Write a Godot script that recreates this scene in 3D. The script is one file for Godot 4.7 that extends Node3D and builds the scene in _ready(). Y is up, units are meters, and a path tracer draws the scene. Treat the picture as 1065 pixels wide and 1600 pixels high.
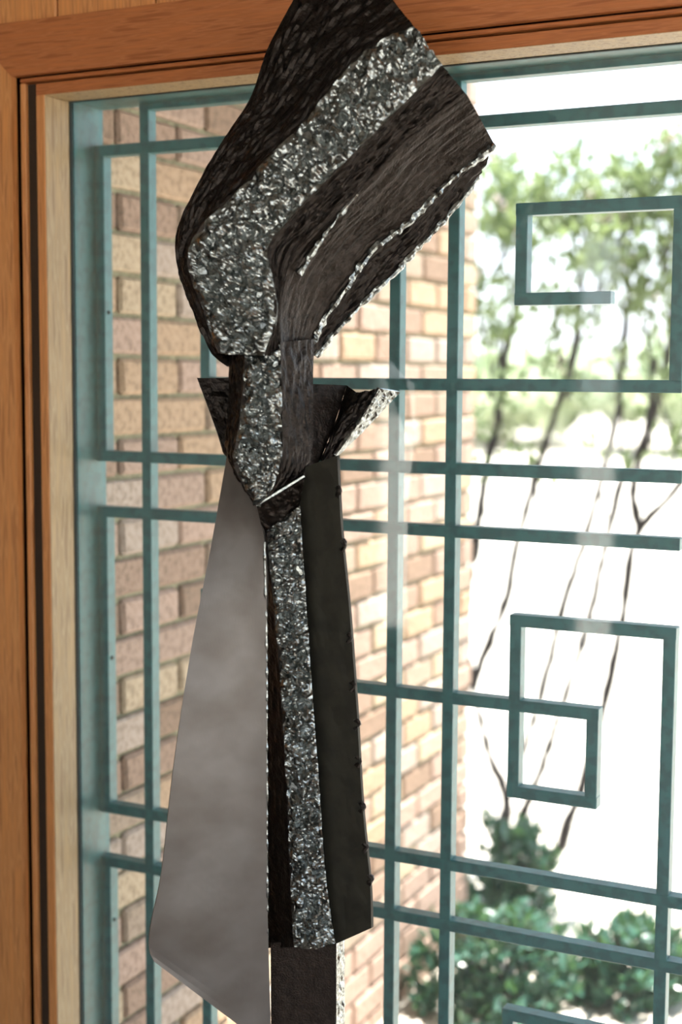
extends Node3D

var M := {}
var names := {}
var noise := FastNoiseLite.new()
var fine := FastNoiseLite.new()
var rng := RandomNumberGenerator.new()
var cam: Camera3D

# ---------------------------------------------------------------- helpers
func numbered(called: String) -> String:
	var n: int = names.get(called, -1) + 1
	names[called] = n
	return called if n == 0 else "%s_%03d" % [called, n]

func thing(called: String, label: String, category: String, at := Vector3.ZERO, turn := 0.0, group := "") -> Node3D:
	var o := Node3D.new()
	o.name = numbered(called)
	add_child(o)
	o.position = at
	o.rotation.y = turn
	o.set_meta("label", label)
	o.set_meta("category", category)
	if group != "":
		o.set_meta("group", group)
	return o

func structure(called: String, label: String, category: String) -> Node3D:
	var o := thing(called, label, category)
	o.set_meta("kind", "structure")
	return o

func part(called: String, mesh: Mesh, mat: Material, parent: Node3D, at := Vector3.ZERO) -> MeshInstance3D:
	var o := MeshInstance3D.new()
	o.name = called
	o.mesh = mesh
	o.material_override = mat
	o.position = at
	parent.add_child(o, true)
	return o

func solid(called: String, mesh: Mesh, mat: Material, label: String, category: String) -> MeshInstance3D:
	var o := part(numbered(called), mesh, mat, self)
	o.set_meta("label", label)
	o.set_meta("category", category)
	o.set_meta("kind", "structure")
	return o

func mm(pts: Array) -> PackedVector3Array:
	var a := PackedVector3Array()
	for p in pts:
		a.append(Vector3(p[0], p[1], p[2]) * 0.001)
	return a

func quad(st: SurfaceTool, a: Vector3, b: Vector3, c: Vector3, d: Vector3) -> void:
	# a b c d counter-clockwise seen from the front; emitted clockwise
	for v in [a, c, b, a, d, c]:
		st.add_vertex(v)

func begin() -> SurfaceTool:
	var st := SurfaceTool.new()
	st.begin(Mesh.PRIMITIVE_TRIANGLES)
	st.set_smooth_group(-1)
	return st

func done(st: SurfaceTool) -> ArrayMesh:
	st.generate_normals()
	return st.commit()

# a box with chamfered edges
func add_box(st: SurfaceTool, lo: Vector3, hi: Vector3, ch := 0.002, wobble := 0.0) -> void:
	var c := (lo + hi) * 0.5
	var h := (hi - lo) * 0.5
	var b: float = minf(ch, minf(h.x, minf(h.y, h.z)) * 0.9)
	var corner := {}
	for sx in [-1, 1]:
		for sy in [-1, 1]:
			for sz in [-1, 1]:
				var j := Vector3(rng.randf_range(-1, 1), rng.randf_range(-1, 1), rng.randf_range(-1, 1)) * wobble
				corner[[sx, sy, sz, 0]] = c + j + Vector3(sx * h.x, sy * (h.y - b), sz * (h.z - b))
				corner[[sx, sy, sz, 1]] = c + j + Vector3(sx * (h.x - b), sy * h.y, sz * (h.z - b))
				corner[[sx, sy, sz, 2]] = c + j + Vector3(sx * (h.x - b), sy * (h.y - b), sz * h.z)
	var f := func(keys: Array):
		var p := []
		for k in keys:
			p.append(corner[k])
		var mid := Vector3.ZERO
		for v in p:
			mid += v
		mid /= p.size()
		var n: Vector3 = (p[1] - p[0]).cross(p[2] - p[0])
		if n.dot(mid - c) < 0:
			p.reverse()
		for i in range(1, p.size() - 1):
			st.add_vertex(p[0])
			st.add_vertex(p[i + 1])
			st.add_vertex(p[i])
	for s in [-1, 1]:
		(f as Callable).call([[s, -1, -1, 0], [s, 1, -1, 0], [s, 1, 1, 0], [s, -1, 1, 0]])
		(f as Callable).call([[-1, s, -1, 1], [1, s, -1, 1], [1, s, 1, 1], [-1, s, 1, 1]])
		(f as Callable).call([[-1, -1, s, 2], [1, -1, s, 2], [1, 1, s, 2], [-1, 1, s, 2]])
		for t in [-1, 1]:
			(f as Callable).call([[s, t, -1, 0], [s, t, 1, 0], [s, t, 1, 1], [s, t, -1, 1]])
			(f as Callable).call([[s, -1, t, 0], [s, 1, t, 0], [s, 1, t, 2], [s, -1, t, 2]])
			(f as Callable).call([[-1, s, t, 1], [1, s, t, 1], [1, s, t, 2], [-1, s, t, 2]])
			for u in [-1, 1]:
				(f as Callable).call([[s, t, u, 0], [s, t, u, 1], [s, t, u, 2]])

func box(lo: Vector3, hi: Vector3, ch := 0.002, wobble := 0.0) -> ArrayMesh:
	var st := begin()
	add_box(st, lo, hi, ch, wobble)
	return done(st)

# a prism over a convex outline in the x-y plane, from z0 to z1
func prism(outline: PackedVector2Array, z0: float, z1: float) -> ArrayMesh:
	var st := begin()
	var n := outline.size()
	var area := 0.0
	for i in n:
		area += outline[i].cross(outline[(i + 1) % n])
	var o := outline.duplicate()
	if area < 0:
		o.reverse()
	for i in range(1, n - 1):
		for v in [Vector3(o[0].x, o[0].y, z1), Vector3(o[i + 1].x, o[i + 1].y, z1), Vector3(o[i].x, o[i].y, z1), Vector3(o[0].x, o[0].y, z0), Vector3(o[i].x, o[i].y, z0), Vector3(o[i + 1].x, o[i + 1].y, z0)]:
			st.add_vertex(v)
	for i in n:
		var a := o[i]
		var b := o[(i + 1) % n]
		quad(st, Vector3(a.x, a.y, z0), Vector3(b.x, b.y, z0), Vector3(b.x, b.y, z1), Vector3(a.x, a.y, z1))
	return done(st)

func along(rail: PackedVector3Array, t: float) -> Vector3:
	var n := rail.size()
	if n == 2:
		return rail[0].lerp(rail[1], t)
	var total := 0.0
	for i in n - 1:
		total += rail[i].distance_to(rail[i + 1])
	var want := t * total
	var k := 0
	while k < n - 2 and want > rail[k].distance_to(rail[k + 1]):
		want -= rail[k].distance_to(rail[k + 1])
		k += 1
	var seg: float = rail[k].distance_to(rail[k + 1])
	var s := clampf(want / seg, 0.0, 1.0)
	var p0 := rail[maxi(k - 1, 0)]
	var p3 := rail[mini(k + 2, n - 1)]
	var a := rail[k]
	var b := rail[k + 1]
	var l0: float = maxf(a.distance_to(p0), 1e-5)
	var l2: float = maxf(b.distance_to(p3), 1e-5)
	var ma: Vector3 = (b - a) if k == 0 else ((b - a) / seg * l0 + (a - p0) / l0 * seg) / (l0 + seg) * seg
	var mb: Vector3 = (b - a) if k == n - 2 else ((p3 - b) / l2 * seg + (b - a) / seg * l2) / (l2 + seg) * seg
	var s2 := s * s
	var s3 := s2 * s
	return a * (2 * s3 - 3 * s2 + 1) + ma * (s3 - 2 * s2 + s) + b * (-2 * s3 + 3 * s2) + mb * (s3 - s2)

# a tube through points, radius from r0 to r1, with lumps
func add_tube(st: SurfaceTool, rail: PackedVector3Array, r0: float, r1: float, nu: int, sides: int, lump := 0.0, lump_size := 0.02) -> void:
	var rings := []
	for i in nu + 1:
		var t := float(i) / nu
		var p := along(rail, t)
		var d := (along(rail, minf(t + 0.02, 1.0)) - along(rail, maxf(t - 0.02, 0.0))).normalized()
		var side := d.cross(Vector3(0.31, 0.2, 0.93)).normalized()
		var up := side.cross(d).normalized()
		var ring := []
		for k in sides:
			var a := TAU * k / sides
			var q := side * cos(a) + up * sin(a)
			var r := lerpf(r0, r1, t)
			r *= 1.0 + lump * noise.get_noise_3dv((p + q * r) / lump_size * 100.0)
			ring.append(p + q * r)
		rings.append(ring)
	for i in nu:
		for k in sides:
			var l := (k + 1) % sides
			quad(st, rings[i][k], rings[i][l], rings[i + 1][l], rings[i + 1][k])
	for e in [0, nu]:
		for k in range(1, sides - 1):
			var tri := [rings[e][0], rings[e][k], rings[e][k + 1]]
			if e == 0:
				tri.reverse()
			for v in [tri[0], tri[2], tri[1]]:
				st.add_vertex(v)

func tube(rail: PackedVector3Array, r0: float, r1: float, nu: int, sides: int, lump := 0.0, lump_size := 0.02) -> ArrayMesh:
	var st := begin()
	add_tube(st, rail, r0, r1, nu, sides, lump, lump_size)
	return done(st)

func lumps(p: Vector3, size: float) -> float:
	var q := p / size * 100.0
	return noise.get_noise_3dv(q) * 0.75 + fine.get_noise_3dv(q) * 0.25

# a sheet between two rails: hammered front (height amp, pebbles of a size, drawn out along the rails by streak), even back
func sheet(ra: PackedVector3Array, rb: PackedVector3Array, nu: int, nv: int, thick: float, amp := 0.0, size := 0.008, streak := 1.0, bulge := 0.0, rim := 0.35) -> ArrayMesh:
	var front := PackedVector3Array()
	var back := PackedVector3Array()
	var grid := PackedVector3Array()
	var length := 0.0
	for i in ra.size() - 1:
		length += ra[i].distance_to(ra[i + 1])
	for i in nu + 1:
		var a := along(ra, float(i) / nu)
		var b := along(rb, float(i) / nu)
		for j in nv + 1:
			grid.append(a.lerp(b, float(j) / nv))
	for i in nu + 1:
		for j in nv + 1:
			var w := nv + 1
			var du := grid[mini(i + 1, nu) * w + j] - grid[maxi(i - 1, 0) * w + j]
			var dv := grid[i * w + mini(j + 1, nv)] - grid[i * w + maxi(j - 1, 0)]
			var n := du.cross(dv).normalized()
			if n.z < 0:
				n = -n
			var p := grid[i * w + j]
			var v := float(j) / nv
			var u := float(i) / nu
			var edge := lerpf(rim, 1.0, smoothstep(0.0, 0.16, minf(v, 1.0 - v)))
			var q := Vector3(u * length / streak, v * ra[0].distance_to(rb[0]), 0.01 * nu + ra[0].x)
			if streak <= 1.0:
				q = p
			front.append(p + n * (amp * edge * lumps(q, size) + bulge * sin(PI * v) * minf(1.0, u * 6.0)))
			back.append(p - n * thick)
	var st := begin()
	var f := func(src: PackedVector3Array, a: int, b: int, c: int, d: int, flip: bool):
		if flip:
			quad(st, src[a], src[d], src[c], src[b])
		else:
			quad(st, src[a], src[b], src[c], src[d])
	var w := nv + 1
	var mid := (nu / 2) * w + nv / 2
	var flip: bool = (grid[mid + w] - grid[mid]).cross(grid[mid + 1] - grid[mid]).z < 0
	for i in nu:
		for j in nv:
			var k := i * w + j
			(f as Callable).call(front, k, k + w, k + w + 1, k + 1, flip)
			(f as Callable).call(back, k, k + w, k + w + 1, k + 1, not flip)
	st.set_smooth_group(7)
	for i in nu:
		for j in [0, nv]:
			var k: int = i * w + j
			if flip != (j == 0):
				quad(st, front[k], front[k + w], back[k + w], back[k])
			else:
				quad(st, back[k], back[k + w], front[k + w], front[k])
	for j in nv:
		for i in [0, nu]:
			var k: int = i * w + j
			if flip == (i == 0):
				quad(st, front[k], front[k + 1], back[k + 1], back[k])
			else:
				quad(st, back[k], back[k + 1], front[k + 1], front[k])
	return done(st)

func noise_texture(freq: float, ramp: Array, seed_value: int, octaves := 4, size := 512, normal := false) -> NoiseTexture2D:
	var f := FastNoiseLite.new()
	f.noise_type = FastNoiseLite.TYPE_SIMPLEX_SMOOTH
	f.seed = seed_value
	f.frequency = freq
	f.fractal_octaves = octaves
	var t := NoiseTexture2D.new()
	t.width = size
	t.height = size
	t.seamless = true
	t.noise = f
	if normal:
		t.as_normal_map = true
		t.bump_strength = 6.0
	elif ramp.size():
		var g := Gradient.new()
		g.offsets = PackedFloat32Array()
		g.colors = PackedColorArray()
		var offs := PackedFloat32Array()
		var cols := PackedColorArray()
		for k in ramp.size():
			offs.append(ramp[k][0])
			cols.append(ramp[k][1])
		g.offsets = offs
		g.colors = cols
		t.color_ramp = g
	return t

func grey(v: float) -> Color:
	return Color(v, v, v)

func material(c: Color, rough := 0.6, metal := 0.0, tex: Texture2D = null, scale := Vector3.ONE, bump: Texture2D = null, bump_mm := 1.0) -> StandardMaterial3D:
	var m := StandardMaterial3D.new()
	m.albedo_color = c
	m.roughness = rough
	m.metallic = metal
	if tex:
		m.albedo_texture = tex
	if bump:
		m.heightmap_enabled = true
		m.heightmap_texture = bump
		m.heightmap_scale = bump_mm * 0.1
	if tex or bump:
		m.uv1_triplanar = true
		m.uv1_world_triplanar = true
		m.uv1_scale = scale
	return m

func leaf_mesh(length: float, width: float) -> ArrayMesh:
	var st := begin()
	var pts := []
	for i in 5:
		var t := i / 4.0
		var w: float = width * 0.5 * sin(PI * minf(0.06 + t * 0.94, 1.0))
		var y: float = length * t
		var z: float = -length * 0.25 * t * t
		pts.append([Vector3(-w, y, z + w * 0.4), Vector3(0, y, z), Vector3(w, y, z + w * 0.4)])
	for i in 4:
		for k in 2:
			quad(st, pts[i][k], pts[i][k + 1], pts[i + 1][k + 1], pts[i + 1][k])
	return done(st)

func scatter(called: String, mesh: Mesh, mat: Material, where: Array, parent: Node3D, tilt := 1.0) -> void:
	var mmesh := MultiMesh.new()
	mmesh.transform_format = MultiMesh.TRANSFORM_3D
	mmesh.mesh = mesh
	mmesh.instance_count = where.size()
	for i in where.size():
		var b := Basis.from_euler(Vector3(rng.randf_range(-1.4, 1.4) * tilt, rng.randf_range(-PI, PI), rng.randf_range(-0.9, 0.9) * tilt))
		mmesh.set_instance_transform(i, Transform3D(b.scaled(Vector3.ONE * rng.randf_range(0.65, 1.25)), where[i]))
	var o := MultiMeshInstance3D.new()
	o.name = called
	o.multimesh = mmesh
	o.material_override = mat
	o.set_meta("kind", "stuff")
	parent.add_child(o, true)

func in_ball() -> Vector3:
	while true:
		var v := Vector3(rng.randf_range(-1, 1), rng.randf_range(-1, 1), rng.randf_range(-1, 1))
		if v.length() <= 1.0:
			return v
	return Vector3.ZERO

# ---------------------------------------------------------------- the scene
func _ready() -> void:
	rng.seed = 41
	noise.noise_type = FastNoiseLite.TYPE_SIMPLEX_SMOOTH
	noise.frequency = 0.008
	noise.fractal_type = FastNoiseLite.FRACTAL_NONE
	fine.noise_type = FastNoiseLite.TYPE_SIMPLEX
	fine.frequency = 0.019
	fine.fractal_type = FastNoiseLite.FRACTAL_NONE

	cam = Camera3D.new()
	cam.name = "camera"
	add_child(cam)
	cam.position = Vector3(1.3, 1.55, 2.2803)
	cam.rotation_degrees = Vector3(-5.505, 26.141, 0.346)
	cam.near = 0.05
	cam.far = 300.0
	var lens := CameraAttributesPhysical.new()
	lens.frustum_focal_length = 48.65
	lens.frustum_near = 0.05
	lens.frustum_far = 300.0
	lens.frustum_focus_distance = 2.24
	lens.exposure_aperture = 2.0
	cam.attributes = lens
	cam.fov = 39.57
	cam.make_current()

	var env := Environment.new()
	env.background_mode = Environment.BG_SKY
	var sky := Sky.new()
	var air := ProceduralSkyMaterial.new()
	air.sky_top_color = Color(0.80, 0.90, 1.0)
	air.sky_horizon_color = Color(0.97, 0.99, 1.0)
	air.ground_bottom_color = Color(0.55, 0.57, 0.52)
	air.ground_horizon_color = Color(0.9, 0.92, 0.9)
	air.sun_angle_max = 4.0
	sky.sky_material = air
	env.sky = sky
	env.background_energy_multiplier = 1.55
	env.tonemap_mode = Environment.TONE_MAPPER_LINEAR
	env.tonemap_exposure = 1.9
	env.sdfgi_enabled = true
	env.ssao_enabled = true
	env.ssil_enabled = true
	var we := WorldEnvironment.new()
	we.name = "environment"
	we.environment = env
	add_child(we)
	var sun := DirectionalLight3D.new()
	sun.name = "sun"
	sun.light_color = Color(1.0, 0.975, 0.94)
	sun.light_energy = 4.2
	sun.light_angular_distance = 0.6
	sun.shadow_enabled = true
	sun.sky_mode = DirectionalLight3D.SKY_MODE_LIGHT_ONLY
	add_child(sun)
	sun.look_at_from_position(Vector3.ZERO, Vector3(-0.2, -0.86, 0.3))

	make_materials()
	build_room()
	build_window()
	build_grille()
	build_wall()
	build_garden()
	build_sculpture()

func make_materials() -> void:
	var grain := noise_texture(0.012, [[0.25, Color(0.84, 0.79, 0.74)], [0.45, Color(1, 1, 1)], [0.55, Color(0.92, 0.89, 0.85)], [0.8, Color(1, 0.97, 0.92)]], 3, 4)
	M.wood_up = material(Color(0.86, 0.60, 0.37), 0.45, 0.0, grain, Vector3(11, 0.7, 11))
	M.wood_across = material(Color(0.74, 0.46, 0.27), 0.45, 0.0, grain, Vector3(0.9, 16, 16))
	M.wood_pale = material(Color(0.70, 0.61, 0.46), 0.5, 0.0, grain, Vector3(9, 0.8, 9))
	M.wood_dark = material(Color(0.19, 0.125, 0.06), 0.8)
	M.putty = material(Color(0.10, 0.14, 0.12), 0.8)
	var wear := noise_texture(0.02, [[0.3, grey(0.86)], [0.6, grey(1.0)]], 9, 5)
	M.teal = material(Color(0.18, 0.40, 0.40), 0.42, 0.0, wear, Vector3(3, 3, 3))
	var plaster := noise_texture(0.03, [[0.3, grey(0.93)], [0.7, grey(1.0)]], 12, 3, 256)
	M.plaster = material(Color(0.62, 0.60, 0.57), 0.9, 0.0, plaster, Vector3.ONE)
	M.floor = material(Color(0.52, 0.44, 0.36), 0.5, 0.0, grain, Vector3(0.8, 9, 9))
	var pits := noise_texture(0.03, [], 21, 5)
	var blotch := noise_texture(0.012, [[0.2, Color(0.80, 0.79, 0.77)], [0.5, Color(0.95, 0.94, 0.93)], [0.8, Color(1, 1, 1)]], 22, 4)
	M.bricks = []
	for c in [Color(0.62, 0.55, 0.48), Color(0.67, 0.575, 0.515), Color(0.70, 0.63, 0.53), Color(0.60, 0.505, 0.435), Color(0.67, 0.61, 0.56), Color(0.68, 0.58, 0.475), Color(0.64, 0.55, 0.49), Color(0.55, 0.46, 0.385)]:
		M.bricks.append(material(c, 0.9, 0.0, blotch, Vector3(7, 7, 7), pits, 2.0))
	M.mortar = material(Color(0.60, 0.59, 0.48), 0.95, 0.0, blotch, Vector3(4, 4, 4), pits, 6.0)
	M.gravel = material(Color(0.80, 0.78, 0.74), 0.95, 0.0, blotch, Vector3(1.5, 1.5, 1.5), pits, 8.0)
	M.bark = material(Color(0.13, 0.105, 0.09), 0.9, 0.0, blotch, Vector3(12, 3, 12), pits, 4.0)
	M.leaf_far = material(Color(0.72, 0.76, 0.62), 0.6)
	M.leaf_light = material(Color(0.37, 0.44, 0.28), 0.5)
	M.leaf_light.backlight_enabled = true
	M.leaf_light.backlight = Color(0.44, 0.50, 0.32)
	M.leaf_dark = material(Color(0.20, 0.34, 0.29), 0.3)
	M.leaf_dark.backlight_enabled = true
	M.leaf_dark.backlight = Color(0.25, 0.36, 0.18)
	M.blossom = material(Color(0.95, 0.87, 0.88), 0.6)
	M.blossom.backlight_enabled = true
	M.blossom.backlight = Color(0.7, 0.55, 0.58)
	# metals of the sculpture
	var patina := noise_texture(0.02, [[0.25, Color(0.6, 0.58, 0.56)], [0.5, Color(0.9, 0.88, 0.85)], [0.8, Color(1.0, 1.0, 1.0)]], 31, 5)
	var grit := noise_texture(0.05, [], 32, 5)
	M.iron = material(Color(0.175, 0.15, 0.135), 0.34, 0.75, patina, Vector3(8, 8, 8), grit, 0.8)
	M.bright = material(Color(0.66, 0.69, 0.70), 0.25, 1.0, patina, Vector3(14, 14, 14))
	M.fin = material(Color(0.20, 0.19, 0.155), 0.6, 0.3, wear, Vector3(2, 2, 2))
	var smudge := noise_texture(0.008, [[0.2, Color(0.84, 0.82, 0.80)], [0.5, Color(0.92, 0.91, 0.90)], [0.75, Color(1.0, 1.0, 1.0)]], 33, 4)
	M.plate = material(Color(0.52, 0.50, 0.485), 0.45, 0.75, smudge, Vector3(2.2, 2.2, 2.2))
	M.rust = material(Color(0.19, 0.14, 0.105), 0.75, 0.2, blotch, Vector3(10, 10, 10), grit, 3.0)
	M.glass = StandardMaterial3D.new()
	M.glass.transparency = BaseMaterial3D.TRANSPARENCY_ALPHA
	M.glass.albedo_color = Color(1, 1, 1, 0.02)
	M.glass.roughness = 0.0
	M.white = material(Color(0.88, 0.88, 0.86), 0.5)

# ---------------------------------------------------------------- room
func build_room() -> void:
	solid("floor", box(Vector3(-2.75, -0.3, 0.0), Vector3(3.75, -0.1, 5.2), 0.0), M.floor, "brown wooden floor of the room", "floor")
	solid("ceiling", box(Vector3(-2.9, 2.62, -1.3), Vector3(3.9, 2.85, 5.35), 0.0), M.plaster, "pale plaster ceiling running out into the eaves", "ceiling")
	solid("wall_left", box(Vector3(-2.75, -0.1, 0.0), Vector3(-2.6, 2.62, 5.2), 0.0), M.plaster, "pale plaster wall at the left end of the room", "wall")
	# right wall with a wide window
	var w := structure("wall_right", "pale plaster wall with a wide window opening", "wall")
	for b in [[0.0, 0.3, -0.1, 2.62], [4.8, 5.2, -0.1, 2.62], [0.3, 4.8, -0.1, 0.1], [0.3, 4.8, 2.5, 2.62]]:
		part("masonry", box(Vector3(3.6, b[2], b[0]), Vector3(3.75, b[3], b[1]), 0.0), M.plaster, w)
	var win := structure("window_2", "wide white-framed window in the right wall", "window")
	for b in [[0.3, 0.36, 0.1, 2.5], [4.74, 4.8, 0.1, 2.5], [1.77, 1.83, 0.16, 2.44], [3.27, 3.33, 0.16, 2.44], [0.36, 4.74, 0.1, 0.16], [0.36, 4.74, 2.44, 2.5]]:
		part("frame", box(Vector3(3.64, b[2], b[0]), Vector3(3.7, b[3], b[1]), 0.004), M.white, win)
	for b in [[0.36, 1.77], [1.83, 3.27], [3.33, 4.74]]:
		part("pane", box(Vector3(3.668, 0.16, b[0]), Vector3(3.672, 2.44, b[1]), 0.0), M.glass, win)
	# back wall with three tall openings
	w = structure("wall_back", "pale plaster wall with three tall windows behind the camera", "wall")
	var gaps := [[-2.05, -1.62], [-0.9, -0.64], [-0.3, 3.3]]
	var from := -2.6
	for g in gaps:
		part("masonry", box(Vector3(from, -0.1, 5.0), Vector3(g[0], 2.62, 5.2), 0.0), M.plaster, w)
		part("masonry", box(Vector3(g[0], -0.1, 5.0), Vector3(g[1], 0.1, 5.2), 0.0), M.plaster, w)
		part("masonry", box(Vector3(g[0], 2.3, 5.0), Vector3(g[1], 2.62, 5.2), 0.0), M.plaster, w)
		from = g[1]
	part("masonry", box(Vector3(from, -0.1, 5.0), Vector3(3.6, 2.62, 5.2), 0.0), M.plaster, w)
	for k in 3:
		var g: Array = gaps[k]
		win = structure("window_%d" % (k + 3), ["tall window at the left of the back wall", "narrow tall window in the middle of the back wall", "broad tall window at the right of the back wall"][k], "window")
		for b in [[g[0], g[0] + 0.03, 0.1, 2.3], [g[1] - 0.03, g[1], 0.1, 2.3], [g[0] + 0.03, g[1] - 0.03, 0.1, 0.14], [g[0] + 0.03, g[1] - 0.03, 2.26, 2.3], [g[0] + 0.03, g[1] - 0.03, 1.62, 1.68]]:
			part("frame", box(Vector3(b[0], b[2], 5.06), Vector3(b[1], b[3], 5.12), 0.004), M.white, win)
		part("pane", box(Vector3(g[0] + 0.03, 0.14, 5.088), Vector3(g[1] - 0.03, 2.26, 5.092), 0.0), M.glass, win)
	# front wall: backing round the opening and upright boards with grooves between them
	w = structure("wall_front", "wall of upright orange-brown wooden boards around the window", "wall")
	for b in [[-2.75, -0.40, -0.1, 2.62], [1.67, 3.75, -0.1, 2.62], [-0.40, 1.67, 2.075, 2.62], [-0.40, 1.67, -0.3, -0.04]]:
		part("backing", box(Vector3(b[0], b[2], -0.02 if b[2] > 2.0 or b[0] > 1.0 else 0.062), Vector3(b[1], b[3], 0.105), 0.0), M.wood_dark, w)
	var x := -0.3196 - 0.21 * 11
	while x < 3.6:
		var lo := maxf(x, -2.6) + 0.0015
		var hi := minf(x + 0.21, 3.6) - 0.0015
		var bottom := -0.1
		if hi > -0.45 and lo < 1.72:
			bottom = 2.13
		if hi - lo > 0.02:
			part("board", box(Vector3(lo, bottom, 0.105), Vector3(hi, 2.62, 0.15), 0.0035), M.wood_up, w)
		x += 0.21

# ---------------------------------------------------------------- window
const JL := -0.352
const JR := 1.632
const TOP := 2.053
const LOW := 0.0

func build_window() -> void:
	var z := 0.166
	# casing: three mitred boards
	var oL := -0.508
	var iL := -0.411
	var oR := 1.788
	var iR := 1.691
	var oT := 2.182
	var iT := 2.0865
	part(numbered("trim_1"), prism(PackedVector2Array([Vector2(oL, -0.1), Vector2(iL, -0.1), Vector2(iL, iT), Vector2(oL, oT)]), 0.15, z), M.wood_up, self)
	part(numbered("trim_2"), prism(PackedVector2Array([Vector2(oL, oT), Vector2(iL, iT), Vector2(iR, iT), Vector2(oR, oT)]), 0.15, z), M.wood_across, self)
	part(numbered("trim_3"), prism(PackedVector2Array([Vector2(oR, -0.1), Vector2(iR, -0.1), Vector2(iR, iT), Vector2(oR, oT)]), 0.15, z), M.wood_up, self)
	for k in 3:
		var t: Node3D = get_node("trim_%d" % (k + 1))
		t.set_meta("kind", "structure")
		t.set_meta("label", ["flat wooden casing board up the left side of the window", "flat reddish wooden casing board across the top of the window", "flat wooden casing board up the right side of the window"][k])
		t.set_meta("category", "casing")
	var w := structure("window_1", "large window with an orange-brown wooden frame, clear glass and a teal steel lining", "window")
	# wooden frame: outer bead, dark weather strip, inner stop
	var side := func(s: int):
		var e := JL if s < 0 else JR
		var f := func(a: float, b: float, z0: float, z1: float, called: String, mat: Material, top: float):
			var x0 := e + s * a
			var x1 := e + s * b
			part(called, box(Vector3(minf(x0, x1), -0.04, z0), Vector3(maxf(x0, x1), top, z1), 0.0015), mat, w)
		(f as Callable).call(0.0, 0.0185, 0.1445, 0.147, "stop_face", M.wood_up, TOP + 0.0)
		(f as Callable).call(0.0, 0.0185, 0.066, 0.1445, "stop", M.wood_pale, TOP + 0.0)
		(f as Callable).call(0.0185, 0.0375, 0.066, 0.1465, "weather_strip", M.wood_dark, TOP + 0.0205)
		(f as Callable).call(0.0375, 0.049, 0.066, 0.154, "bead", M.wood_up, TOP + 0.022)
		(f as Callable).call(0.049, 0.059, 0.066, 0.135, "weather_strip", M.wood_dark, TOP + 0.03)
	(side as Callable).call(-1)
	(side as Callable).call(1)
	part("stop", box(Vector3(JL - 0.0185, TOP, 0.066), Vector3(JR + 0.0185, TOP + 0.0205, 0.1445), 0.0015), M.wood_pale, w)
	part("stop_face", box(Vector3(JL - 0.0185, TOP, 0.1445), Vector3(JR + 0.0185, TOP + 0.0205, 0.147), 0.0015), M.wood_across, w)
	part("weather_strip", box(Vector3(JL - 0.03, TOP + 0.0205, 0.066), Vector3(JR + 0.03, TOP + 0.0235, 0.13), 0.0), M.wood_dark, w)
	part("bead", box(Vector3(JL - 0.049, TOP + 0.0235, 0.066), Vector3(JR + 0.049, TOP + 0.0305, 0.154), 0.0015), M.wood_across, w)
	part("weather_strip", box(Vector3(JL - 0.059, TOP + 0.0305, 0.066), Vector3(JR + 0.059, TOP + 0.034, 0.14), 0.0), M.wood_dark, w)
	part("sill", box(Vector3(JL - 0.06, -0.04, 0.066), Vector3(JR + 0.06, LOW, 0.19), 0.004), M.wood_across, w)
	# glass in a dark putty line
	part("glass_pane", box(Vector3(JL, LOW, 0.0625), Vector3(JR, TOP, 0.0655), 0.0), M.glass, w)
	for b in [[JL - 0.003, JL + 0.0015, LOW, TOP], [JR - 0.0015, JR + 0.003, LOW, TOP], [JL, JR, TOP - 0.0015, TOP + 0.004], [JL, JR, LOW - 0.004, LOW + 0.002]]:
		part("putty", box(Vector3(b[0], b[2], 0.0655), Vector3(b[1], b[3], 0.0735), 0.0005), M.putty, w)
	# teal steel lining outside the glass
	part("steel_jamb", box(Vector3(-0.365, LOW - 0.02, -0.031), Vector3(-0.350, TOP + 0.02, 0.0620), 0.001), M.teal, w)
	part("steel_jamb", box(Vector3(1.630, LOW - 0.02, -0.031), Vector3(1.645, TOP + 0.02, 0.0620), 0.001), M.teal, w)
	part("steel_head", box(Vector3(-0.350, TOP + 0.001, -0.031), Vector3(1.630, TOP + 0.02, 0.0620), 0.001), M.teal, w)
	part("steel_sill", box(Vector3(-0.350, LOW - 0.02, -0.031), Vector3(1.630, LOW, 0.0620), 0.001), M.teal, w)

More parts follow.
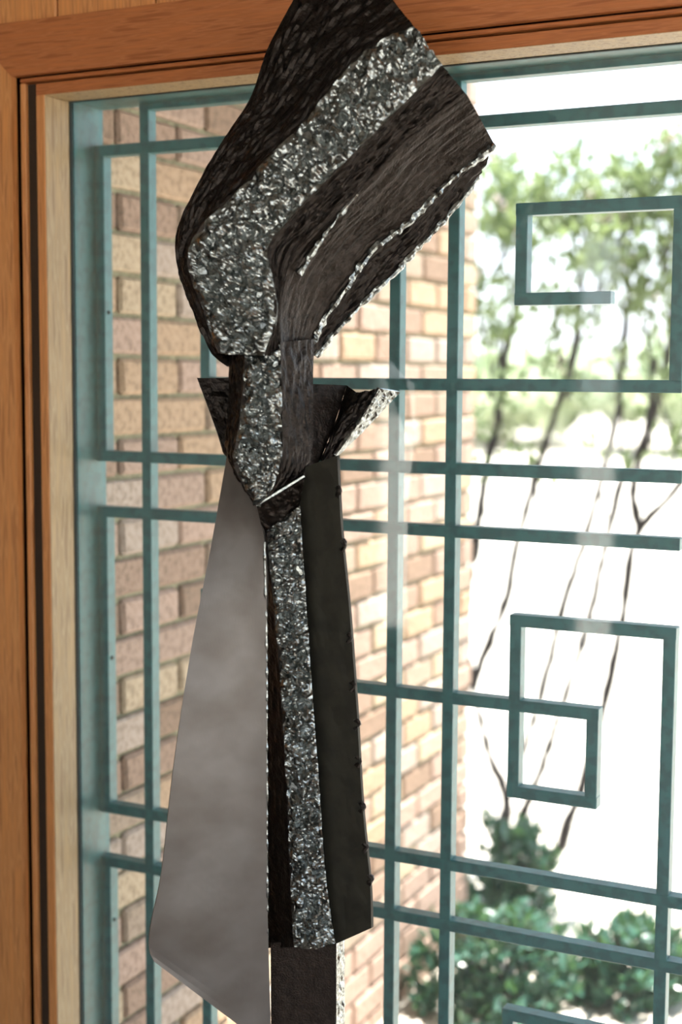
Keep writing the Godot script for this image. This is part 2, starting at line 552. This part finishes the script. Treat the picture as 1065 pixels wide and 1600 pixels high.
func build_grille() -> void:
	var g := thing("window_grille", "teal painted steel grille of square bars in a coiling key pattern outside the glass", "grille", Vector3.ZERO)
	var h := 0.0102
	var ext := 1.63
	# upright bars: x, bottom, top
	for b in [[-0.338, 1.3797, 1.9824], [-0.338, 0.6778, 1.2913], [-0.338, 0.0, 0.5876], [-0.2354, 0.0, 2.0621], [-0.1038, 1.5243, 1.835], [-0.1038, 0.0, 1.1452], [0.2824, 0.0, 2.0621], [0.3904, 0.0, 2.0621], [0.5109, 1.6672, 1.835], [0.7728, 1.5243, 1.835], [0.5128, 0.8263, 1.1452], [0.6502, 0.8263, 0.9981], [0.7752, 0.0, 1.1452], [0.511, 0.27, 0.4468], [1.16, 0.0, 2.0621], [1.268, 0.0, 2.0621], [1.54, 0.0, 2.0621]]:
		part("upright_bar", box(Vector3(b[0] - h, b[1] + 0.0005, -0.0265), Vector3(b[0] + h, b[2] - 0.0005, 0.0), 0.0012), M.teal, g)
	# level bars: y, left, right
	for b in [[2.0519, -0.2456, ext], [1.9722, -0.349, ext], [1.8248, 0.5007, 0.783], [1.6774, 0.5007, 0.664], [1.5345, -0.114, 0.783], [1.3899, -0.349, 0.787], [1.2811, -0.349, 0.787], [1.135, -0.114, 0.1], [1.135, 0.5026, 0.7854], [0.9879, -0.114, 0.6604], [0.8365, 0.5026, 0.6604], [0.688, -0.349, ext], [0.5774, -0.349, ext], [0.4366, 0.5008, 0.7854], [0.28, 0.5008, 0.66]]:
		part("level_bar", box(Vector3(b[1] - 0.0006, b[0] - h, -0.0262), Vector3(b[2] + 0.0006, b[0] + h, 0.0003), 0.0012), M.teal, g)

	for y in [1.667, 0.99, 0.455]:
		part("screw", tube(PackedVector3Array([Vector3(-0.3284, y, -0.012), Vector3(-0.3255, y, -0.012)]), 0.0042, 0.0036, 1, 10), M.putty, g)

# ---------------------------------------------------------------- brick wall
func build_wall() -> void:
	var x0 := -0.3653
	var w := structure("wall_outside", "sunlit tan brick wall running back outside the left of the window", "wall")
	part("mortar_core", box(Vector3(-0.59, -0.6, -2.095), Vector3(x0 - 0.015, 3.0, -0.034), 0.001), M.mortar, w)
	var inv := cam.transform.affine_inverse()
	var shapes := {}
	var rest := begin()
	var count := 0
	for k in range(-17, 25):
		var yc := 1.6666 - 0.082 * k - 0.041
		var z_from := -0.036
		var joint := -0.103 if posmod(k, 2) == 1 else -0.2145
		while z_from > -2.09:
			var z_to := joint
			if z_to < -2.09:
				z_to = -2.105
			var near := z_from - (0.006 if z_from < -0.05 else 0.0)
			var far := z_to + (0.006 if z_to > -2.1 else 0.0)
			var length: float = snappedf(near - far, 0.0005)
			var at := Vector3(x0 + rng.randf_range(-0.0025, 0.0015), yc, (near + far) / 2)
			var p := inv * at
			var sx: float = 532.5 + 2223.7 * p.x / -p.z
			var sy: float = 800.0 - 2223.7 * p.y / -p.z
			if sx > 120 and sx < 780 and sy > 60 and sy < 1660 and count < 298:
				var kind := rng.randi_range(0, 3)
				if not shapes.has([length, kind]):
					shapes[[length, kind]] = box(Vector3(-0.055, -0.036, -length / 2), Vector3(0, 0.036, length / 2), rng.randf_range(0.004, 0.008), 0.0018)
				part("brick", shapes[[length, kind]], M.bricks[rng.randi_range(0, 7)], w, at)
				count += 1
			else:
				add_box(rest, at + Vector3(-0.055, -0.036, -length / 2), at + Vector3(0, 0.036, length / 2), 0.005, 0.001)
			z_from = z_to
			joint -= 0.223
	var r := part("brick_courses", done(rest), M.bricks[1], w)
	r.set_meta("kind", "stuff")

# ---------------------------------------------------------------- garden
func build_garden() -> void:
	solid("ground", box(Vector3(-60, -0.6, -90), Vector3(60, -0.35, 60), 0.0), M.gravel, "pale sunlit gravel ground of the garden", "ground")
	# tall airy shrub beyond the end of the wall
	var s := thing("flowering_shrub", "tall airy shrub with thin slanting stems and light green leaves beyond the wall end", "shrub", Vector3(-0.45, -0.4, -2.9))
	var stems := {
		"a": mm([[-661,325,0],[-591,498,30],[-516,680,50],[-468,907,60],[-409,1168,30],[-358,1376,0],[-305,1592,-50],[-276,1947,-90]]),
		"b": mm([[-496,-400,0],[-322,-334,100],[-217,-115,150],[-135,145,160],[-81,422,140],[-38,668,120],[-16,910,100],[8,994,100],[138,1154,80],[210,1433,60]]),
		"c": mm([[-668,820,0],[-637,1147,-30],[-598,1371,-60],[-584,1616,-90],[-550,1834,-120],[-530,2169,-150]]),
		"d": mm([[-402,289,-50],[-369,468,-80],[-328,670,-100],[-265,895,-120],[-197,1188,-150],[-154,1428,-170],[-147,1616,-200],[-132,1989,-230]]),
		"e": mm([[-256,503,-100],[-218,691,-130],[-168,973,-150],[-135,1143,-180],[-55,1311,-200],[-1,1523,-230],[34,1939,-250]]),
		"f": mm([[-492,-400,0],[-524,-315,0],[-509,-106,0],[-584,64,0],[-661,325,0]]),
		"g": mm([[-487,-400,0],[-551,-319,0],[-514,-119,-20],[-402,289,-50]]),
		"h": mm([[-479,-400,0],[-484,-308,-20],[-386,38,-60],[-256,503,-100]]),
		"i": mm([[-669,324,0],[-691,565,0],[-668,820,0]]),
		"j": mm([[8,994,100],[-15,1147,110],[17,1290,100],[43,1616,60]]),
	}
	var root := Vector3(-0.45, -0.4, 0)
	for k in stems:
		var pts: PackedVector3Array = stems[k]
		for i in pts.size():
			pts[i] -= root
		var thick: float = {"b": 0.022, "f": 0.024, "g": 0.021, "h": 0.018, "c": 0.021, "i": 0.02}.get(k, 0.017)
		part("stem", tube(pts, thick, 0.011, 40, 7, 0.5, 0.05), M.bark, s)
	var where := []
	var tips := []
	for c in CROWN:
		for i in c[5]:
			var p: Vector3 = Vector3(c[0], c[1], c[2] + 2.9) + in_ball() * Vector3(c[3], c[4], 0.3) - root
			tips.append(p)
			for j in rng.randi_range(7, 12):
				where.append(p + in_ball() * 0.06)
	scatter("foliage", leaf_mesh(0.05, 0.026), M.leaf_light, where, s)
	var twigs := begin()
	for i in 90:
		var p: Vector3 = tips[rng.randi_range(0, tips.size() - 1)]
		var q := p + Vector3(rng.randf_range(-0.1, 0.06), rng.randf_range(-0.28, -0.12), rng.randf_range(-0.08, 0.08))
		add_tube(twigs, PackedVector3Array([q, (p + q) * 0.5 + in_ball() * 0.02, p]), 0.006, 0.003, 4, 5)
	part("twigs", done(twigs), M.bark, s).set_meta("kind", "stuff")
	var petals := []
	for i in 22:
		var p: Vector3 = tips[rng.randi_range(0, tips.size() - 1)]
		for j in 6:
			petals.append(p + in_ball() * 0.03)
	scatter("blossom", leaf_mesh(0.032, 0.03), M.blossom, petals, s)
	# low leafy bushes in the shade of the wall
	for d in BUSHES:
		var b := thing("garden_bush", d[4], "bush", d[0])
		for i in 9:
			var a := TAU * i / 9.0 + 0.3
			var tip := Vector3(cos(a) * d[1] * 0.7, d[2] * rng.randf_range(0.55, 0.9), sin(a) * d[1] * 0.7)
			part("stem", tube(PackedVector3Array([Vector3(0, 0, 0), tip * Vector3(0.4, 0.6, 0.4), tip]), 0.008, 0.003, 6, 5), M.bark, b)
		var at := []
		for i in d[3]:
			var p := in_ball()
			p = p.normalized() * pow(p.length(), 0.45)
			p.y = absf(p.y)
			var lump := 0.82 + 0.35 * noise.get_noise_3dv(p * 170.0 + d[0] * 50.0)
			p = p * lump * Vector3(d[1], d[2], d[1])
			for j in 5:
				at.append(p + in_ball() * 0.03)
		scatter("foliage", leaf_mesh(0.052, 0.025), M.leaf_dark, at, b)
	# far rounded shrubs across the garden
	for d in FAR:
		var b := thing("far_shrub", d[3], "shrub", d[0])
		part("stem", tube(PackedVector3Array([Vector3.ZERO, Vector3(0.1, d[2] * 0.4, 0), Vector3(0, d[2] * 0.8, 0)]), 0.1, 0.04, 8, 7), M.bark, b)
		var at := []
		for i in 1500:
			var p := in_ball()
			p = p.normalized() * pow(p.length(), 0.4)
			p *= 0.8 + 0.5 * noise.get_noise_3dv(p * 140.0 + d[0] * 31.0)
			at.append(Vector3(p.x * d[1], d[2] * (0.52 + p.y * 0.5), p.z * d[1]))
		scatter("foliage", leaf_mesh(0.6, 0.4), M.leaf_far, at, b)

const CROWN := [
	[-0.55, 2.2, -3.0, 0.16, 0.19, 52], [-0.26, 2.22, -3.1, 0.24, 0.17, 74], [0.05, 2.24, -3.1, 0.22, 0.2, 74], [0.28, 1.95, -3.0, 0.22, 0.3, 44], [-0.2, 2.02, -2.95, 0.3, 0.1, 34],
	[-0.6, 1.8, -2.95, 0.13, 0.18, 24], [-0.25, 1.9, -3.1, 0.2, 0.14, 22], [0.02, 1.85, -3.1, 0.16, 0.18, 24],
	[-0.6, 1.45, -2.95, 0.1, 0.2, 9], [-0.3, 1.6, -3.0, 0.2, 0.16, 14], [0.05, 1.5, -3.0, 0.2, 0.2, 12], [-0.5, 1.2, -2.95, 0.2, 0.12, 6], [-0.05, 1.25, -3.0, 0.2, 0.1, 6]]
const BUSHES := [
	[Vector3(-0.1, -0.36, -1.66), 0.27, 0.36, 300, "dark green leafy bush at the foot of the brick wall end"],
	[Vector3(0.24, -0.36, -1.95), 0.24, 0.27, 240, "lower blue-green leafy bush to the right of the bush by the wall"],
	[Vector3(-0.27, -0.36, -2.3), 0.17, 0.45, 170, "upright dark bush rising beside the corner of the brick wall"]]
const FAR := [
	[Vector3(-20.0, -0.4, -34), 4.4, 3.3, "distant rounded green shrub furthest left beyond the garden"], [Vector3(-12.5, -0.4, -35), 4.6, 2.6, "distant rounded green shrub behind the airy shrub's left stems"],
	[Vector3(-5.0, -0.4, -35), 4.4, 2.9, "distant rounded green shrub behind the middle of the airy shrub"], [Vector3(2.0, -0.4, -34), 4.6, 3.4, "distant rounded green shrub furthest right beyond the garden"]]

# ---------------------------------------------------------------- sculpture
func build_sculpture() -> void:
	var s := thing("metal_sculpture", "tall dark welded metal abstract sculpture with folded hood and ridged stem before the window", "sculpture", Vector3(0.289, -0.1, 0.4), deg_to_rad(26.14065))
	var hood_back = mm([[14,2232,-75],[-39,2132,-75],[-61,2070,-75],[-107,1998,-75],[-151,1922,-75],[-177,1854,-75],[-174,1815,-75],[-152,1757,-75],[-127,1699,-75],[-106,1674,-55],[-87,1664,-30]])
	var hood_shoulder = mm([[149,2199,-15],[82,2140,-15],[-2,2040,-15],[-78,1957,-15],[-130,1881,-15],[-158,1834,-15],[-141,1759,-15],[-113,1681,-15]])
	var hood_ridge = mm([[179,2153,20],[114,2121,20],[59,2062,20],[18,2011,20],[-29,1966,20],[-80,1910,20],[-141,1845,20],[-147,1827,20],[-127,1748,20],[-102,1680,20]])
	var hood_crease = mm([[220,2092,45],[138,2010,46],[74,1947,46],[0,1871,47],[-29,1831,48],[-20,1784,49],[-16,1738,49],[-34,1677,50]])
	var hood_rib = mm([[259,2054,20],[181,1994,22],[102,1915,25],[46,1860,27],[0,1799,30],[-11,1748,32],[-9,1677,35]])
	var hood_fold = mm([[307,1997,-55],[238,1940,-51],[180,1882,-47],[127,1840,-43],[84,1781,-38],[51,1732,-34],[27,1682,-30]])
	var hood_edge = mm([[287,1951,-85],[241,1895,-79],[182,1830,-73],[114,1763,-67],[65,1712,-61],[38,1679,-55]])
	var hood_bead = mm([[148,1971,18],[102,1916,20],[56,1858,22],[15,1797,24]])
	var neck_left = mm([[-92,1688,-30],[-92,1597,-20],[-95,1535,-10],[-81,1503,0],[-50,1456,10]])
	var neck_band_left = mm([[-62,1697,30],[-70,1589,31],[-77,1508,32],[-62,1481,34],[-47,1458,35]])
	var neck_band_right = mm([[-11,1697,40],[-8,1589,40],[-12,1509,40],[-25,1478,40],[-44,1457,40]])
	var neck_right = mm([[37,1703,-20],[36,1617,-10],[36,1550,0],[25,1501,10],[-44,1455,20]])
	var knot_top = mm([[-46,1457,36],[-9,1480,36],[25,1501,36]])
	var knot_bottom = mm([[-35,1403,10],[-16,1404,10],[2,1422,10],[18,1457,10]])
	var lapel_top = mm([[-142,1644,-50],[-115,1644,-50],[-85,1645,-50]])
	var lapel_bottom = mm([[-99,1534,-30],[-91,1523,-30],[-78,1517,-30]])
	var wing_inner = mm([[33,1636,-35],[35,1549,-18],[23,1497,0]])
	var wing_hollow = mm([[87,1634,-75],[66,1568,-47],[38,1499,-20]])
	var wing_rib = mm([[101,1624,-50],[66,1559,-33],[45,1506,-15]])
	var wing_lip = mm([[136,1630,-30],[101,1571,-25],[70,1527,-20]])
	var wing_tip = mm([[169,1624,-60],[117,1568,-50],[73,1525,-40]])
	var plate_outer = mm([[-94,1527,-20],[-117,1393,-10],[-144,1246,15],[-171,1052,45],[-190,887,55],[-206,799,60],[-206,783,60],[-198,766,60]])
	var plate_inner = mm([[-74,1520,22],[-47,1456,22],[-36,1409,22],[-32,1252,22],[-30,855,22],[-27,734,22],[-23,610,22]])
	var plate_seam = mm([[-35,1401,20],[-32,1252,20],[-31,1055,20],[-30,774,20]])
	var stem_left = mm([[-55,1426,-30],[-48,1243,-30],[-44,1041,-30],[-42,836,-30],[-38,751,-30]])
	var stem_band_left = mm([[-32,1417,20],[-16,1252,20],[-3,1055,20],[6,855,20],[11,774,20]])
	var stem_band_right = mm([[18,1456,28],[32,1254,28],[47,1058,28],[62,868,28],[74,784,28]])
	var fin_inner = mm([[11,1507,0],[19,1347,0],[33,1150,0],[47,949,0],[64,766,0]])
	var fin_outer = mm([[73,1532,45],[80,1420,45],[92,1306,45],[103,1170,45],[115,994,45],[127,875,45],[129,815,45]])
	# folded hood
	part("hood_side", sheet(hood_back, hood_shoulder, 170, 34, 0.006, 0.006, 0.014, 3.0, 0.004), M.iron, s)
	part("hood_side", sheet(hood_shoulder, hood_ridge, 190, 24, 0.006, 0.006, 0.014, 3.0), M.iron, s)
	part("hood_ridge", sheet(hood_ridge, hood_crease, 270, 44, 0.006, 0.016, 0.022, 1.0, 0.004), M.bright, s)
	part("hood_flank", sheet(hood_crease, hood_rib, 190, 34, 0.006, 0.005, 0.009, 5.0, -0.004), M.iron, s)
	part("hood_flank", sheet(hood_rib, hood_fold, 170, 34, 0.006, 0.002, 0.010, 6.0, -0.004), M.iron, s)
	part("hood_flange", sheet(hood_fold, hood_edge, 170, 22, 0.007, 0.005, 0.010, 4.0, -0.005), M.iron, s)
	part("weld_seam", tube(hood_fold, 0.005, 0.0055, 150, 8, 0.8, 0.014), M.bright, s)
	part("weld_seam", tube(hood_bead, 0.0022, 0.0042, 70, 8, 0.9, 0.014), M.bright, s)
	part("weld_seam", tube(hood_edge, 0.0035, 0.005, 150, 8, 0.8, 0.014), M.bright, s)
	# back of the hood closes the fold
	part("hood_back", sheet(hood_back, hood_edge, 60, 10, 0.006, 0.002, 0.02, 1.0, -0.05), M.iron, s)
	# neck and the knot under it
	part("neck_side", sheet(neck_left, neck_band_left, 70, 14, 0.006, 0.004, 0.011, 2.0), M.iron, s)
	part("neck_ridge", sheet(neck_band_left, neck_band_right, 120, 32, 0.006, 0.015, 0.020, 1.0, 0.006), M.bright, s)
	part("neck_side", sheet(neck_band_right, neck_right, 80, 20, 0.006, 0.003, 0.011, 2.5), M.iron, s)
	part("knot", sheet(knot_top, knot_bottom, 30, 24, 0.008, 0.002, 0.012), M.iron, s)
	part("weld_seam", tube(knot_top, 0.0026, 0.0026, 20, 6, 0.3, 0.02), M.bright, s)
	# lapel on the left, curled wing on the right
	part("lapel", sheet(lapel_top, lapel_bottom, 20, 30, 0.006, 0.003, 0.012), M.iron, s)
	part("wing", sheet(wing_inner, wing_hollow, 40, 18, 0.005, 0.001, 0.02), M.iron, s)
	part("wing_rib", sheet(wing_hollow, wing_rib, 40, 6, 0.005, 0.002, 0.012), M.iron, s)
	part("wing_rib", sheet(wing_rib, wing_lip, 50, 20, 0.005, 0.006, 0.013, 2.0), M.iron, s)
	part("wing_tip", sheet(wing_lip, wing_tip, 40, 8, 0.005, 0.003, 0.011), M.bright, s)
	# stem with its two side plates
	part("side_plate", sheet(plate_outer, plate_inner, 60, 20, 0.007, 0.0012, 0.16), M.plate, s).set_meta("label", "smooth dull grey plate on the left of the stem")
	part("stem_side", sheet(stem_left, stem_band_left, 120, 10, 0.006, 0.002, 0.011, 2.0), M.iron, s)
	part("stem_ridge", sheet(stem_band_left, stem_band_right, 290, 26, 0.006, 0.015, 0.020, 1.0, 0.006), M.bright, s)
	part("side_fin", sheet(fin_inner, fin_outer, 60, 12, 0.006, 0.0012, 0.03), M.fin, s).set_meta("label", "smooth dark olive plate on the right of the stem")
	part("weld_seam", tube(plate_seam, 0.002, 0.002, 180, 6, 0.7, 0.014), M.bright, s)
	var beads := begin()
	for b in mm([[76, 1479, 45], [84, 1399, 45], [95, 1260, 45], [100, 1187, 45], [106, 1129, 45], [109, 1073, 45], [114, 1002, 45], [121, 940, 45], [128, 890, 45]]):
		add_tube(beads, PackedVector3Array([b + Vector3(-0.004, -0.008, -0.003), b + Vector3(0.001, 0, -0.003), b + Vector3(-0.004, 0.008, -0.003)]), 0.004, 0.004, 6, 8, 0.6, 0.01)
	part("weld_beads", done(beads), M.iron, s)
	# post and foot
	var post_l := mm([[-26, 772, -2], [-25, 610, -2], [-24, 20, -2]])
	var post_r := mm([[76, 776, -2], [77, 610, -2], [78, 20, -2]])
	part("post_face", sheet(post_l, post_r, 80, 22, 0.09, 0.003, 0.02), M.rust, s)
	var post_e := mm([[89, 772, -40], [90, 610, -40], [91, 20, -40]])
	part("post_edge", sheet(post_r, post_e, 120, 10, 0.012, 0.004, 0.013), M.bright, s)
	part("foot_plate", box(Vector3(-0.2, 0.0, -0.22), Vector3(0.25, 0.022, 0.16), 0.003), M.rust, s)
	# core bar hidden behind the sheets ties them together
	part("core", tube(mm([[10, 20, -45], [12, 780, -45], [-2, 1420, -45], [-20, 1680, -50], [-20, 1760, -40]]), 0.03, 0.025, 40, 10, 0.2, 0.04), M.iron, s)
